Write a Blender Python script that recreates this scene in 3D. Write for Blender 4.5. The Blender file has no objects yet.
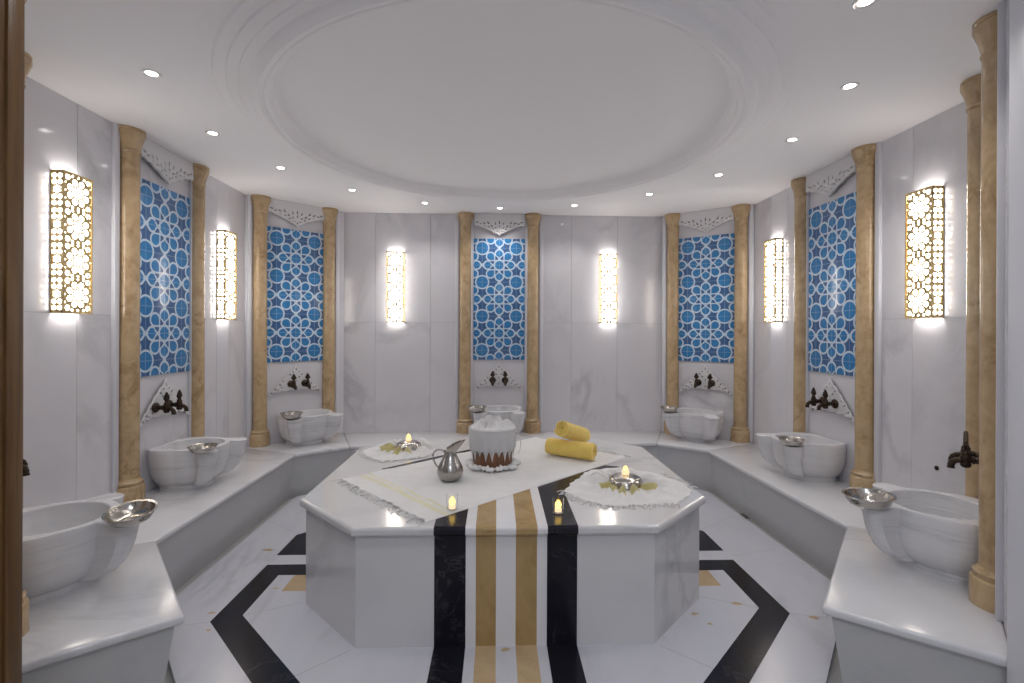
import bpy, bmesh, math, random
from mathutils import Vector, Matrix
random.seed(7)
PI = math.pi
S = bpy.context.scene
COL = S.collection

# ------------------------------------------------------------------ node helpers
class NT:
    def __init__(self, name):
        self.m = bpy.data.materials.new(name)
        self.m.use_nodes = True
        self.t = self.m.node_tree
        self.t.nodes.clear()
        self.out = self.t.nodes.new('ShaderNodeOutputMaterial')
    def n(self, typ, **kw):
        nd = self.t.nodes.new(typ)
        for k, v in kw.items():
            setattr(nd, k, v)
        return nd
    def put(self, sock, v):
        if hasattr(v, 'is_linked'):
            self.t.links.new(v, sock)
        elif isinstance(v, (tuple, list)):
            sock.default_value = (*v, 1.0) if len(v) == 3 and len(sock.default_value) == 4 else v
        else:
            sock.default_value = v
    def M(self, op, a, b=None, c=None):
        nd = self.n('ShaderNodeMath', operation=op)
        self.put(nd.inputs[0], a)
        if b is not None: self.put(nd.inputs[1], b)
        if c is not None: self.put(nd.inputs[2], c)
        return nd.outputs[0]
    def mix(self, f, a, b):
        nd = self.n('ShaderNodeMix', data_type='RGBA')
        self.put(nd.inputs[0], f); self.put(nd.inputs[6], a); self.put(nd.inputs[7], b)
        return nd.outputs[2]
    def coords(self, scale=(1, 1, 1), rot=(0, 0, 0), island=0.0):
        tc = self.n('ShaderNodeTexCoord')
        mp = self.n('ShaderNodeMapping')
        self.t.links.new(tc.outputs['Object'], mp.inputs[0])
        mp.inputs['Scale'].default_value = scale
        mp.inputs['Rotation'].default_value = rot
        v = mp.outputs[0]
        if island:
            g = self.n('ShaderNodeNewGeometry')
            oi = self.n('ShaderNodeObjectInfo')
            r = self.M('ADD', g.outputs['Random Per Island'], oi.outputs['Random'])
            r = self.M('MULTIPLY', r, island)
            ad = self.n('ShaderNodeVectorMath', operation='ADD')
            self.t.links.new(v, ad.inputs[0]); self.t.links.new(r, ad.inputs[1])
            v = ad.outputs[0]
        return v
    def noise(self, v, scale, detail=4, rough=.55, dist=0.0):
        nd = self.n('ShaderNodeTexNoise')
        self.t.links.new(v, nd.inputs['Vector'])
        nd.inputs['Scale'].default_value = scale; nd.inputs['Detail'].default_value = detail
        nd.inputs['Roughness'].default_value = rough; nd.inputs['Distortion'].default_value = dist
        return nd.outputs[0]
    def ramp(self, f, stops):
        nd = self.n('ShaderNodeValToRGB')
        self.t.links.new(f, nd.inputs[0])
        el = nd.color_ramp.elements
        while len(el) < len(stops): el.new(.5)
        for e, (p, c) in zip(el, stops):
            e.position = p; e.color = (*c, 1) if len(c) == 3 else c
        return nd.outputs[0]
    def bsdf(self, color, rough=.4, metal=0.0, bump=None, bstr=.2, bdist=.01, **kw):
        b = self.n('ShaderNodeBsdfPrincipled')
        self.put(b.inputs['Base Color'], color); self.put(b.inputs['Roughness'], rough)
        b.inputs['Metallic'].default_value = metal
        for k, v in kw.items(): self.put(b.inputs[k.replace('_', ' ')], v)
        if bump is not None:
            bn = self.n('ShaderNodeBump')
            bn.inputs['Strength'].default_value = bstr; bn.inputs['Distance'].default_value = bdist
            self.t.links.new(bump, bn.inputs['Height']); self.t.links.new(bn.outputs[0], b.inputs['Normal'])
        self.t.links.new(b.outputs[0], self.out.inputs[0])
        return self.m

def G(v): return (v, v, v)

def marble(name, base, vein, scale=1.2, stretch=(1, 1, 1), rot=(0, 0, 0), rough=.16, amt=.6, cloud=.08, sharp=.05, island=7.3, spec=.5):
    t = NT(name)
    v = t.coords(stretch, rot, island)
    n1 = t.noise(v, scale, 7, .6, .5)
    a = t.M('ABSOLUTE', t.M('SUBTRACT', n1, .5))
    vein1 = t.M('SUBTRACT', 1.0, t.M('SMOOTHSTEP' if False else 'MINIMUM', t.M('DIVIDE', a, sharp), 1.0))
    n2 = t.noise(v, scale * .7, 3, .5, .4)
    msk = t.M('MINIMUM', t.M('MAXIMUM', t.M('MULTIPLY', t.M('SUBTRACT', n2, .45), 5.0), 0.0), 1.0)
    f = t.M('MULTIPLY', t.M('MULTIPLY', vein1, msk), amt)
    n3 = t.noise(v, scale * 2.2, 5, .6, .6)
    f = t.M('ADD', f, t.M('MULTIPLY', t.M('SUBTRACT', n3, .4), cloud * 4))
    f = t.M('MINIMUM', t.M('MAXIMUM', f, 0.0), 1.0)
    c = t.mix(f, base, vein)
    return t.bsdf(c, rough, Specular_IOR_Level=spec)

def plain(name, color, rough=.5, metal=0.0, **kw):
    return NT(name).bsdf(color, rough, metal, **kw)

def emis(name, color, strength):
    t = NT(name)
    e = t.n('ShaderNodeEmission')
    e.inputs[0].default_value = (*color, 1); e.inputs[1].default_value = strength
    t.t.links.new(e.outputs[0], t.out.inputs[0])
    return t.m

# ------------------------------------------------------------------ materials
MAT = {}
MAT['wall'] = marble('white_wall_marble', (.66, .65, .68), (.38, .38, .41), 1.0, (1, 1, .8), (0, .5, 0), .09, .5, .11, .06)
MAT['bench'] = marble('white_bench_marble', (.65, .65, .67), (.43, .43, .45), 1.6, (1, 2.2, 1), (0, 0, .6), .16, .35, .07, .06)
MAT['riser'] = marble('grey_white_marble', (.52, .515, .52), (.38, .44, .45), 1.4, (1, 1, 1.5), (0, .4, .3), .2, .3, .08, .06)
MAT['platform'] = marble('platform_marble', (.63, .625, .63), (.34, .34, .36), 1.3, (1, 1, 1.0), (.2, .6, .3), .12, .42, .08, .05)
MAT['floor'] = marble('floor_marble', (.56, .565, .615), (.38, .385, .43), 1.1, (3.0, 1, 1), (0, 0, .7), .22, .5, .10, .07)
MAT['basin'] = marble('basin_marble', (.69, .685, .70), (.44, .44, .46), 3.0, (.5, .5, 8), (.10, .08, 0), .25, .6, .13, .06)
MAT['carved'] = plain('carved_white_marble', (.67, .66, .67), .45)
MAT['niche'] = marble('niche_marble', (.66, .655, .675), (.50, .50, .52), 1.2, (1, 1, 1), (0, 0, 0), .15, .25, .05, .06)
MAT['trim'] = plain('white_stone_trim', (.66, .66, .70), .3)
MAT['joint'] = plain('grey_joint', (.34, .34, .36), .7)
MAT['gutter'] = plain('grey_stone', (.42, .42, .41), .6)
MAT['ceiling'] = plain('white_ceiling_paint', (.90, .885, .89), .85)
MAT['black'] = marble('black_marble', (.010, .010, .016), (.10, .10, .11), 3.0, (1, 1, 1), (.3, .2, .5), .2, .35, .02, .012, spec=.22)
MAT['tan'] = marble('tan_marble', (.42, .285, .125), (.26, .155, .05), 6.0, (1, 1, .6), (.1, .2, .1), .2, .55, .3, .08)
MAT['floortan'] = marble('tan_floor_marble', (.50, .37, .22), (.34, .22, .10), 6.0, (1, 1, 1), (.1, .2, .1), .25, .4, .14, .08)
MAT['stripewhite'] = marble('white_stripe_marble', (.74, .73, .74), (.55, .55, .56), 2, (1, 1, 1), (0, 0, 0), .12, .2, .05, .06)
MAT['column'] = marble('beige_column_marble', (.53, .385, .225), (.27, .165, .07), 8.0, (1, 1, .8), (.35, .3, 0), .16, .55, .3, .08, 3.1)
MAT['hole_shade'] = plain('painted_hole_shade', (.13, .115, .11), .7)  # dark colour standing in for the shade inside the carved holes
MAT['stain'] = plain('brown_stain', (.40, .30, .17), .5)

def tile_material():
    t = NT('blue_star_tile')
    tc = t.n('ShaderNodeTexCoord'); sp = t.n('ShaderNodeSeparateXYZ')
    t.t.links.new(tc.outputs['Object'], sp.inputs[0])
    P = .374
    def fold(s): return t.M('ABSOLUTE', t.M('SUBTRACT', t.M('FRACT', t.M('ADD', t.M('DIVIDE', s, P), 10.5)), .5))
    dx = fold(sp.outputs[0]); dz = fold(sp.outputs[2])
    a = t.M('MAXIMUM', dx, dz); b = t.M('MINIMUM', dx, dz)
    def dist(ca, cb):
        u = t.M('SUBTRACT', a, ca); v = t.M('SUBTRACT', b, cb)
        return t.M('SQRT', t.M('ADD', t.M('MULTIPLY', u, u), t.M('MULTIPLY', v, v)))
    def less(x, y): return t.M('LESS_THAN', x, y)
    def gt(x, y): return t.M('GREATER_THAN', x, y)
    def AND(*s):
        r = s[0]
        for q in s[1:]: r = t.M('MULTIPLY', r, q)
        return r
    def OR(*s):
        r = s[0]
        for q in s[1:]: r = t.M('MAXIMUM', r, q)
        return r
    W = .020
    ab = t.M('ADD', a, b); amb = t.M('SUBTRACT', a, b)
    rc = dist(.5, .5); ra = dist(.338, 0.0); rd = dist(.256, .256)
    l1 = less(t.M('ABSOLUTE', t.M('SUBTRACT', rc, .19)), W)
    l2 = AND(less(t.M('ABSOLUTE', t.M('SUBTRACT', ra, .122)), W), gt(a, .262))
    l3 = AND(less(t.M('ABSOLUTE', t.M('SUBTRACT', rd, .122)), W), gt(ab, .40))
    l4 = AND(less(t.M('ABSOLUTE', t.M('SUBTRACT', a, .136)), W * .8), less(b, .14))
    l5 = AND(less(t.M('ABSOLUTE', t.M('SUBTRACT', b, .136)), W * .8), less(a, .26))
    l6 = AND(less(t.M('ABSOLUTE', t.M('SUBTRACT', ab, .193)), W * 1.2))
    l7 = AND(less(t.M('ABSOLUTE', t.M('SUBTRACT', amb, .193)), W * 1.2), less(a, .27))
    l8 = AND(less(t.M('ABSOLUTE', t.M('SUBTRACT', ab, .5)), W * 1.5), less(b, .10))
    white = OR(l1, l2, l3, l4, l5, l6, l7, l8)
    edgew = OR(less(.2635, t.M('ABSOLUTE', sp.outputs[0])), less(.657, t.M('ABSOLUTE', sp.outputs[2])))
    white = OR(white, t.M('MULTIPLY', edgew, 0.0))
    g = OR(less(b, .0045), gt(a, .4955))
    # plain blue petals, circles and stars; the small filler shapes are a purple-blue glaze
    big = OR(less(rc, .19), AND(less(ra, .122)), AND(less(rd, .122)), less(ab, .193), AND(less(b, .136), less(a, .136)),
             AND(gt(b, .136), less(rd, .16), less(ab, .5)), AND(gt(amb, .193), less(a, .36), less(b, .1)))
    v = t.coords()
    n = t.noise(v, 16, 3, .6, 0)
    blue = t.mix(n, (.024, .165, .42), (.055, .27, .58))
    dark = t.mix(n, (.035, .105, .27), (.075, .17, .36))
    c = t.mix(big, dark, blue)
    c = t.mix(t.M('MULTIPLY', g, .55), c, (.45, .62, .80))
    c = t.mix(white, c, (.56, .70, .82))
    bump = t.noise(v, 9, 2, .5, 0)
    return t.bsdf(c, .16, 0, bump, .12, .02)
MAT['tile'] = tile_material()

def metal(name, col, rough, bscale=60, bstr=.12):
    t = NT(name); v = t.coords()
    return t.bsdf(col, rough, 1.0, t.noise(v, bscale, 2, .5, 0), bstr, .004)
MAT['silver'] = metal('hammered_silver', (.52, .49, .45), .2, 55, .35)
MAT['pewter'] = metal('engraved_pewter', (.42, .40, .375), .24, 45, .2)
MAT['bronze'] = metal('dark_bronze', (.055, .040, .030), .38, 40, .2)
MAT['brass'] = metal('brass_lattice', (.62, .48, .25), .4, 30, .05)
MAT['chrome'] = plain('brushed_ring', (.75, .74, .74), .3, .6)
MAT['lamp'] = emis('sconce_diffuser', (1.0, .94, .88), 14.0)
MAT['spotlamp'] = emis('downlight_lens', (1.0, .96, .92), 12.0)
MAT['flame'] = emis('candle_flame', (1.0, .66, .13), 3.0)
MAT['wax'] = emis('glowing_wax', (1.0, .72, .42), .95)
def cloth_mat(name, col, col2, bs=220, bstr=.35):
    t = NT(name); v = t.coords()
    n = t.noise(v, bs, 3, .6, 0); n2 = t.noise(v, 14, 3, .6, .3)
    return t.bsdf(t.mix(n2, col, col2), .9, 0, n, bstr, .004, Sheen_Weight=.2)
MAT['cotton'] = cloth_mat('white_cotton', (.74, .73, .72), (.62, .615, .615))
MAT['lace'] = cloth_mat('white_lace', (.58, .575, .58), (.48, .48, .49), 160)
MAT['cream'] = cloth_mat('cream_cloth', (.70, .66, .50), (.60, .56, .40))
MAT['olive'] = cloth_mat('olive_stripe', (.50, .45, .20), (.42, .37, .15))
MAT['paleyellow'] = cloth_mat('pale_yellow_stripe', (.70, .68, .50), (.62, .60, .44))
MAT['yellow'] = cloth_mat('yellow_terry', (.90, .68, .19), (.76, .54, .11), 150, 1.0)
def wood():
    t = NT('dark_oak'); v = t.coords((9, 9, .5))
    n = t.noise(v, 3.5, 6, .6, .8)
    c = t.ramp(n, [(.3, (.05, .024, .008)), (.55, (.115, .058, .018)), (.75, (.17, .09, .03))])
    return t.bsdf(c, .35, 0, n, .15, .01)
MAT['wood'] = wood()
def wicker():
    t = NT('brown_wood_pail'); v = t.coords((6, 6, .8))
    n = t.noise(v, 5, 5, .6, .5)
    return t.bsdf(t.ramp(n, [(.3, (.10, .04, .018)), (.7, (.24, .105, .05))]), .45, 0, n, .3, .01)
MAT['pail'] = wicker()
def glass():
    t = NT('clear_glass')
    return t.bsdf((1, 1, 1), .02, 0, Transmission_Weight=1.0, IOR=1.25)
MAT['glass'] = glass()

# ------------------------------------------------------------------ mesh helpers
class MB:
    def __init__(self):
        self.v = []; self.f = []; self.mi = []
    def add(self, vs, fs, mi=0):
        o = len(self.v)
        self.v += [tuple(x) for x in vs]
        self.f += [[i + o for i in f] for f in fs]
        self.mi += [mi] * len(fs)
    def box(self, x0, x1, y0, y1, z0, z1, mi=0, M=None):
        vs = [Vector(p) for p in ((x0, y0, z0), (x1, y0, z0), (x1, y1, z0), (x0, y1, z0), (x0, y0, z1), (x1, y0, z1), (x1, y1, z1), (x0, y1, z1))]
        if M is not None: vs = [M @ p for p in vs]
        self.add(vs, [(0, 3, 2, 1), (4, 5, 6, 7), (0, 1, 5, 4), (1, 2, 6, 5), (2, 3, 7, 6), (3, 0, 4, 7)], mi)
    def lathe(self, prof, seg=24, mi=0, c=(0, 0, 0), M=None, cap0=True, cap1=True):
        vs = []; n = len(prof)
        for r, z in prof:
            for k in range(seg):
                a = 2 * PI * k / seg
                p = Vector((r * math.cos(a), r * math.sin(a), z))
                if M is not None: p = M @ p
                vs.append(p + Vector(c))
        fs = []
        for i in range(n - 1):
            for k in range(seg):
                k2 = (k + 1) % seg
                fs.append((i * seg + k, i * seg + k2, (i + 1) * seg + k2, (i + 1) * seg + k))
        if cap0: fs.append(tuple(reversed(range(seg))))
        if cap1: fs.append(tuple(range((n - 1) * seg, n * seg)))
        self.add(vs, fs, mi)
    def loft(self, rings, mi=0, cap0=True, cap1=True, closed=True):
        n = len(rings[0]); vs = [p for r in rings for p in r]; fs = []
        for i in range(len(rings) - 1):
            for k in range(n if closed else n - 1):
                k2 = (k + 1) % n
                fs.append((i * n + k, i * n + k2, (i + 1) * n + k2, (i + 1) * n + k))
        if cap0: fs.append(tuple(reversed(range(n))))
        if cap1: fs.append(tuple(range((len(rings) - 1) * n, len(rings) * n)))
        self.add(vs, fs, mi)
    def tube(self, pts, rad, seg=10, mi=0, caps=True):
        pts = [Vector(p) for p in pts]; rings = []
        up = Vector((0, 0, 1))
        for i, p in enumerate(pts):
            d = (pts[min(i + 1, len(pts) - 1)] - pts[max(i - 1, 0)]).normalized()
            u = d.cross(up)
            if u.length < .05: u = d.cross(Vector((1, 0, 0)))
            u.normalize(); w = u.cross(d).normalized()
            r = rad[i] if isinstance(rad, (list, tuple)) else rad
            rings.append([p + r * (math.cos(2 * PI * k / seg) * u + math.sin(2 * PI * k / seg) * w) for k in range(seg)])
        self.loft(rings, mi, caps, caps)
    def prism(self, poly, z0, z1, mi=0):
        n = len(poly)
        vs = [(x, y, z0) for x, y in poly] + [(x, y, z1) for x, y in poly]
        fs = [tuple(reversed(range(n))), tuple(range(n, 2 * n))] + [(i, (i + 1) % n, n + (i + 1) % n, n + i) for i in range(n)]
        self.add(vs, fs, mi)
    def build(self, name, mats, parent=None, smooth=35, bevel=0, tri=False, segs=2):
        me = bpy.data.meshes.new(name)
        me.from_pydata([tuple(p) for p in self.v], [], self.f)
        mats = mats if isinstance(mats, (list, tuple)) else [mats]
        for m in mats: me.materials.append(MAT[m] if isinstance(m, str) else m)
        me.polygons.foreach_set('material_index', self.mi)
        bm = bmesh.new(); bm.from_mesh(me)
        bmesh.ops.recalc_face_normals(bm, faces=bm.faces)
        if bevel:
            es = [e for e in bm.edges if len(e.link_faces) == 2 and e.calc_face_angle(0) > .5]
            bmesh.ops.bevel(bm, geom=es, offset=bevel, segments=segs, profile=.5, affect='EDGES', clamp_overlap=True)
        bm.to_mesh(me); bm.free()
        if smooth:
            me.polygons.foreach_set('use_smooth', [True] * len(me.polygons))
            me.set_sharp_from_angle(angle=math.radians(smooth))
        me.update()
        o = bpy.data.objects.new(name, me); COL.objects.link(o)
        if parent is not None: o.parent = parent
        return o

def tag(o, label, cat, group=None, kind=None):
    o['label'] = label; o['category'] = cat
    if group: o['group'] = group
    if kind: o['kind'] = kind
    return o
def struct(o):
    o['kind'] = 'structure'; return o
def empty(name, loc, rz=0, rot=None):
    o = bpy.data.objects.new(name, None); COL.objects.link(o)
    o.location = loc; o.rotation_euler = rot if rot else (0, 0, rz)
    o.empty_display_size = .1
    return o
def dup(root, loc, rot):
    r = root.copy(); COL.objects.link(r); r.location = loc; r.rotation_euler = rot
    for ch in list(root.children):
        c = ch.copy(); COL.objects.link(c); c.parent = r
        for g in list(ch.children):
            d = g.copy(); COL.objects.link(d); d.parent = c
    return r

def filled(polys, thick, name, mats, parent=None, bevel=0.0):
    """flat plate in local x,z with holes: polys[0] is the outline, the rest are holes; thickness along y"""
    cu = bpy.data.curves.new(name + '_outline', 'CURVE')
    cu.dimensions = '2D'; cu.fill_mode = 'BOTH'; cu.extrude = thick / 2; cu.bevel_depth = bevel; cu.bevel_resolution = 0
    for p in polys:
        sp = cu.splines.new('POLY'); sp.points.add(len(p) - 1)
        for q, (x, z) in zip(sp.points, p): q.co = (x, z, 0, 1)
        sp.use_cyclic_u = True
    ob = bpy.data.objects.new(name + '_outline', cu)
    COL.objects.link(ob)
    dg = bpy.context.evaluated_depsgraph_get(); dg.update()
    me = bpy.data.meshes.new_from_object(ob.evaluated_get(dg))
    bpy.data.objects.remove(ob); bpy.data.curves.remove(cu)
    me.transform(Matrix.Rotation(PI / 2, 4, 'X'))
    me.materials.clear()
    for m in (mats if isinstance(mats, (list, tuple)) else [mats]): me.materials.append(MAT[m])
    me.name = name
    o = bpy.data.objects.new(name, me); COL.objects.link(o)
    if parent is not None: o.parent = parent
    return o

# ------------------------------------------------------------------ plan of the room (metres)
BL = (-1.73, 5.345); BR = (1.772, 5.372); L1 = (-2.455, 4.68); R1 = (2.520, 4.81)
L2 = (-2.455, 2.285); R2 = (2.515, 2.44); RE = (1.868, 1.793); LE = (-1.815, 1.645)
HB, HC, HP = .386, 2.78, .578
EL = (-1.70, 1.62); ER = (1.692, 1.595)
nL = (-1.279, 1.934); inL = (-1.864, 2.626); fL = (-1.871, 4.431); bL = (-1.478, 4.713)
bR = (1.534, 4.81); fR = (1.918, 4.507); inR = (1.953, 2.738); nR = (1.258, 1.935)
WALLS = dict(back=(BL, BR), cl=(L1, BL), cr=(BR, R1), left=(L2, L1), right=(R1, R2), nr=(R2, RE), nl=(LE, L2))
def frame(w):
    A = Vector((*WALLS[w][0], 0)); B = Vector((*WALLS[w][1], 0)); d = B - A
    return A, d.normalized(), d.length, math.atan2(d.y, d.x)
def at(w, t, n=0.0, z=0.0):
    A, d, L, a = frame(w)
    return A + d * t + Vector((d.y, -d.x, 0)) * n + Vector((0, 0, z))
NICHE = dict(back=1.687, cl=.468, cr=.472, left=1.265, right=1.155, nr=.45, nl=.455)
WHERE = dict(back='the back wall', cl='the far left corner', cr='the far right corner', left='the left wall',
             right='the right wall', nr='the near right corner', nl='the near left corner')
HALF = dict(back=.37, cl=.338, cr=.342, left=.35, right=.355, nr=.33, nl=.35)
ORDER = ['back', 'cl', 'cr', 'left', 'right', 'nr', 'nl']

# ------------------------------------------------------------------ walls
def build_wall(w, name, cols, hz=1.586):
    """cols: list of (t0, t1, split) marble panels"""
    A, d, L, a = frame(w)
    m = MB()
    m.box(-.02, L + .02, .02, .12, -.06, HC + .12, 1)
    g = .0011
    for t0, t1, split in cols:
        zs = [(-.05, hz), (hz, HC)] if split else [(-.05, HC)]
        for z0, z1 in zs:
            m.box(t0 + g, t1 - g, 0, .021, z0 + g, z1 - g, 0)
    o = m.build(name, ['wall', 'joint'], smooth=0)
    o.location = A; o.rotation_euler = (0, 0, a)
    return struct(o)
c = NICHE['back']
build_wall('back', 'wall_back', [(0, .337, 1), (.337, .934, 1), (.934, c - .48, 1), (c - .48, c + .48, 0), (c + .48, 2.488, 1), (2.488, 3.0, 1), (3.0, 3.502, 1)])
for w in ('cl', 'cr', 'nr', 'nl'):
    build_wall(w, dict(cl='wall_back_left', cr='wall_back_right', nr='wall_near_right', nl='wall_near_left')[w], [(0, frame(w)[2], 0)])
c = NICHE['left']
build_wall('left', 'wall_left', [(0, .555, 1), (.555, c - .44, 1), (c - .44, c + .44, 0), (c + .44, 1.935, 1), (1.935, 2.125, 1), (2.125, 2.395, 1)])
c = NICHE['right']
build_wall('right', 'wall_right', [(0, .3, 1), (.3, .55, 1), (.55, c - .44, 1), (c - .44, c + .44, 0), (c + .44, 1.866, 1), (1.866, 2.37, 1)])
# front wall with the doorway the picture is taken through
def plain_wall(name, pts, mats, z0=-.06, z1=HC + .12):
    m = MB()
    for i in range(len(pts) - 1):
        A = Vector((*pts[i], 0)); B = Vector((*pts[i + 1], 0)); d = (B - A); L = d.length; a = math.atan2(d.y, d.x)
        M = Matrix.Translation(A) @ Matrix.Rotation(a, 4, 'Z')
        m.box(0, L, 0, .1, z0, z1, 0, M)
    return struct(m.build(name, mats, smooth=0))
plain_wall('wall_front_right', [RE, (1.695, 1.598), (1.695, -1.3)], 'wall')
plain_wall('wall_front_left', [(-1.42, -1.3), (-1.42, 1.18), (-1.62, 1.18), (-1.62, 1.52), LE], 'wall')
plain_wall('wall_behind', [(1.8, -1.3), (-1.6, -1.3)], 'trim')
# stone strips framing niches and doorway
tn = 0
def strip(w, t0, t1, n, z0=HB, z1=HC):
    global tn; tn += 1
    A, d, L, a = frame(w)
    m = MB(); m.box(t0, t1, -n, .005, z0, z1)
    o = m.build('trim_%d' % tn, 'trim', bevel=.004)
    o.location = A; o.rotation_euler = (0, 0, a); return struct(o)
for w in ORDER:
    c = NICHE[w]; h = HALF[w]; L = frame(w)[2]
    lo = max(0.004, c - h - .115); hi = min(L - .004, c + h + .115)
    strip(w, lo, lo + .04, .022); strip(w, hi - .04, hi, .022)
    strip(w, c - h + .012, c - .284, .026); strip(w, c + .284, c + h - .012, .026)
m = MB(); m.box(1.668, 1.70, 1.50, 1.60, -.03, HC); m.box(1.655, 1.70, 1.30, 1.42, -.03, HC)
struct(m.build('trim_%d' % (tn + 1), 'trim', bevel=.006))

# ------------------------------------------------------------------ floor
def off_poly(pts, d):
    """offset an open polyline to its left by d"""
    P = [Vector(p) for p in pts]; out = []
    for i, p in enumerate(P):
        ns = []
        if i > 0: e = (p - P[i - 1]).normalized(); ns.append(Vector((-e.y, e.x)))
        if i < len(P) - 1: e = (P[i + 1] - p).normalized(); ns.append(Vector((-e.y, e.x)))
        if len(ns) == 1: out.append(p + ns[0] * d)
        else:
            b = (ns[0] + ns[1]).normalized(); out.append(p + b * (d / max(.3, b.dot(ns[0]))))
    return [(q.x, q.y) for q in out]
INNER = [EL, nL, inL, fL, bL, bR, fR, inR, nR, ER]
m = MB()
m.prism([(-2.6, 1.5), (2.6, 1.5), (2.6, 5.5), (-2.6, 5.5)], -.10, -.032, 1)
m.prism([(-1.6, -1.4), (1.8, -1.4), (1.8, 1.5), (-1.6, 1.5)], -.10, -.032, 1)
slab = [(-1.07, 1.687), nL, inL, fL, bL, bR, fR, inR, nR, (1.047, 1.687)]
m.prism(slab, -.031, 0, 0)
def inlay(poly, mi, z=.0006):
    n = len(poly); m.add([(x, y, z) for x, y in poly], [tuple(range(n))], mi)
S0 = -.017
def chev(g):
    f = lambda x, y: (S0 + g * x, y)
    inlay([f(1.515, 2.54), f(1.508, 3.148), f(1.15, 3.148), f(1.15, 3.012), f(1.378, 3.012), f(1.378, 2.594), f(.62, 1.83), f(.48, 1.687), f(.69, 1.687)], 2)
    inlay([f(1.10, 3.279), f(1.508, 3.279), f(1.508, 3.60), f(1.10, 4.0)], 2)
    inlay([f(1.10, 2.828), f(1.28, 2.828), f(1.28, 3.008), f(1.10, 3.17)], 3, .0003)
    for p, q in (((.73, 2.30), (1.378, 1.72)), ((1.11, 2.71), (1.376, 2.594)), ((1.515, 2.54), (1.80, 2.47)), ((1.515, 3.2), (1.88, 3.3)), ((1.5, 3.62), (1.88, 3.9))):
        p = Vector(f(*p)); q = Vector(f(*q)); e = (q - p).normalized(); k = Vector((-e.y, e.x)) * .0022
        inlay([tuple(p + k), tuple(q + k), tuple(q - k), tuple(p - k)], 4, .0004)
chev(1); chev(-1)
STR = [(-.360, -.211, 'b'), (-.163, -.067, 't'), (.027, .128, 't'), (.176, .321, 'b')]
for x0, x1, k in STR:
    inlay([(x0, 1.687), (x1, 1.687), (x1, 2.33), (x0, 2.33)], 2 if k == 'b' else 3)
def blob(x, y, r, mi=5):
    ph = random.random() * 6
    inlay([(x + r * (1 + .35 * math.sin(2 * a + ph)) * 1.5 * math.cos(a), y + r * (1 + .3 * math.cos(3 * a + ph)) * math.sin(a)) for a in [2 * PI * k / 12 for k in range(12)]], mi, .0005)
for x, y, r in ((-1.62, 3.36, .02), (-1.57, 2.62, .011), (-1.50, 2.47, .009), (-1.34, 2.86, .010), (1.60, 2.50, .016), (1.26, 2.64, .016), (.99, 2.55, .013), (1.03, 2.46, .009), (-.02, 2.285, .014), (1.46, 3.02, .009), (1.3, 4.0, .012)):
    blob(x, y, r)
struct(m.build('floor', ['floor', 'gutter', 'black', 'floortan', 'joint', 'stain'], smooth=0))

# ------------------------------------------------------------------ ceiling with circular moulding and recessed lights
DC = (-.016, 3.17); RO = 1.60; RI = 1.365
m = MB(); N = 96
ring = [(DC[0] + RO * math.cos(2 * PI * k / N), DC[1] + RO * math.sin(2 * PI * k / N)) for k in range(N)]
def sq(k):
    a = 2 * PI * k / N; x, y = math.cos(a), math.sin(a); s = 2.45 / max(abs(x), abs(y)); return (DC[0] + x * s * 1.08, DC[1] + y * s)
sqr = [sq(k) for k in range(N)]
m.loft([[(x, y, HC) for x, y in ring], [(x, y, HC) for x, y in sqr], [(x, y, HC + .12) for x, y in sqr], [(x, y, HC + .12) for x, y in ring]], cap0=False, cap1=False)
m.prism([(-2.0, -1.4), (2.0, -1.4), (2.0, .73), (-2.0, .73)], HC, HC + .12)
struct(m.build('ceiling', 'ceiling', smooth=30))
m = MB()
prof = [(1.635, 0), (1.625, -.010), (1.605, -.014), (1.575, -.014), (1.57, -.022), (1.555, -.027), (1.525, -.027), (1.52, -.032), (1.475, -.034), (1.468, -.044), (1.45, -.055), (1.43, -.060), (1.412, -.056), (1.402, -.048), (1.395, -.052), (1.38, -.052), (1.368, -.044), (1.362, -.010), (1.352, .012), (1.33, .020)]
m.lathe([(r, HC + z) for r, z in prof], 128, 0, (DC[0], DC[1], 0), None, False, False)
struct(m.build('trim_%d' % (tn + 2), 'ceiling', smooth=25))
m = MB()
m.lathe([(RI - .02, HC + .018), (RI - .1, HC + .024), (RI * .7, HC + .04), (RI * .4, HC + .05), (.05, HC + .055)], 96, 0, (DC[0], DC[1], 0), None, False, True)
struct(m.build('ceiling_dome', 'ceiling', smooth=40))

dl = empty('downlight', (0, 0, HC))
m = MB(); m.lathe([(.024, 0), (.030, -.003), (.039, -.005), (.043, -.002), (.043, .002)], 24, 0, (0, 0, 0), None, False, False); m.build('trim_ring', 'chrome', dl)
m = MB(); m.lathe([(.026, -.0012), (.016, -.002), (.004, -.0024)], 20, 0, (0, 0, 0), None, False, True); m.build('lens', 'spotlamp', dl)
spots = []
DLAB = {4: 'recessed downlight above the tile panel of the back wall niche', 3: 'recessed downlight above the back wall, just right of its niche',
        2: 'recessed downlight above the right lantern of the back wall', 1: 'recessed downlight above the far right corner niche',
        5: 'recessed downlight above the back wall, just left of its niche', 6: 'recessed downlight above the left lantern of the back wall',
        7: 'recessed downlight above the far left corner niche', 8: 'recessed downlight between the left wall column and far left corner',
        9: 'recessed downlight in ceiling in front of the left wall niche', 10: 'recessed downlight in ceiling above the nearest left lantern',
        0: 'recessed downlight in ceiling in front of the right wall niche', 15: 'recessed downlight in ceiling beside the nearest right lantern',
        14: 'recessed downlight in ceiling nearest the camera, at the right'}
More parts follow.
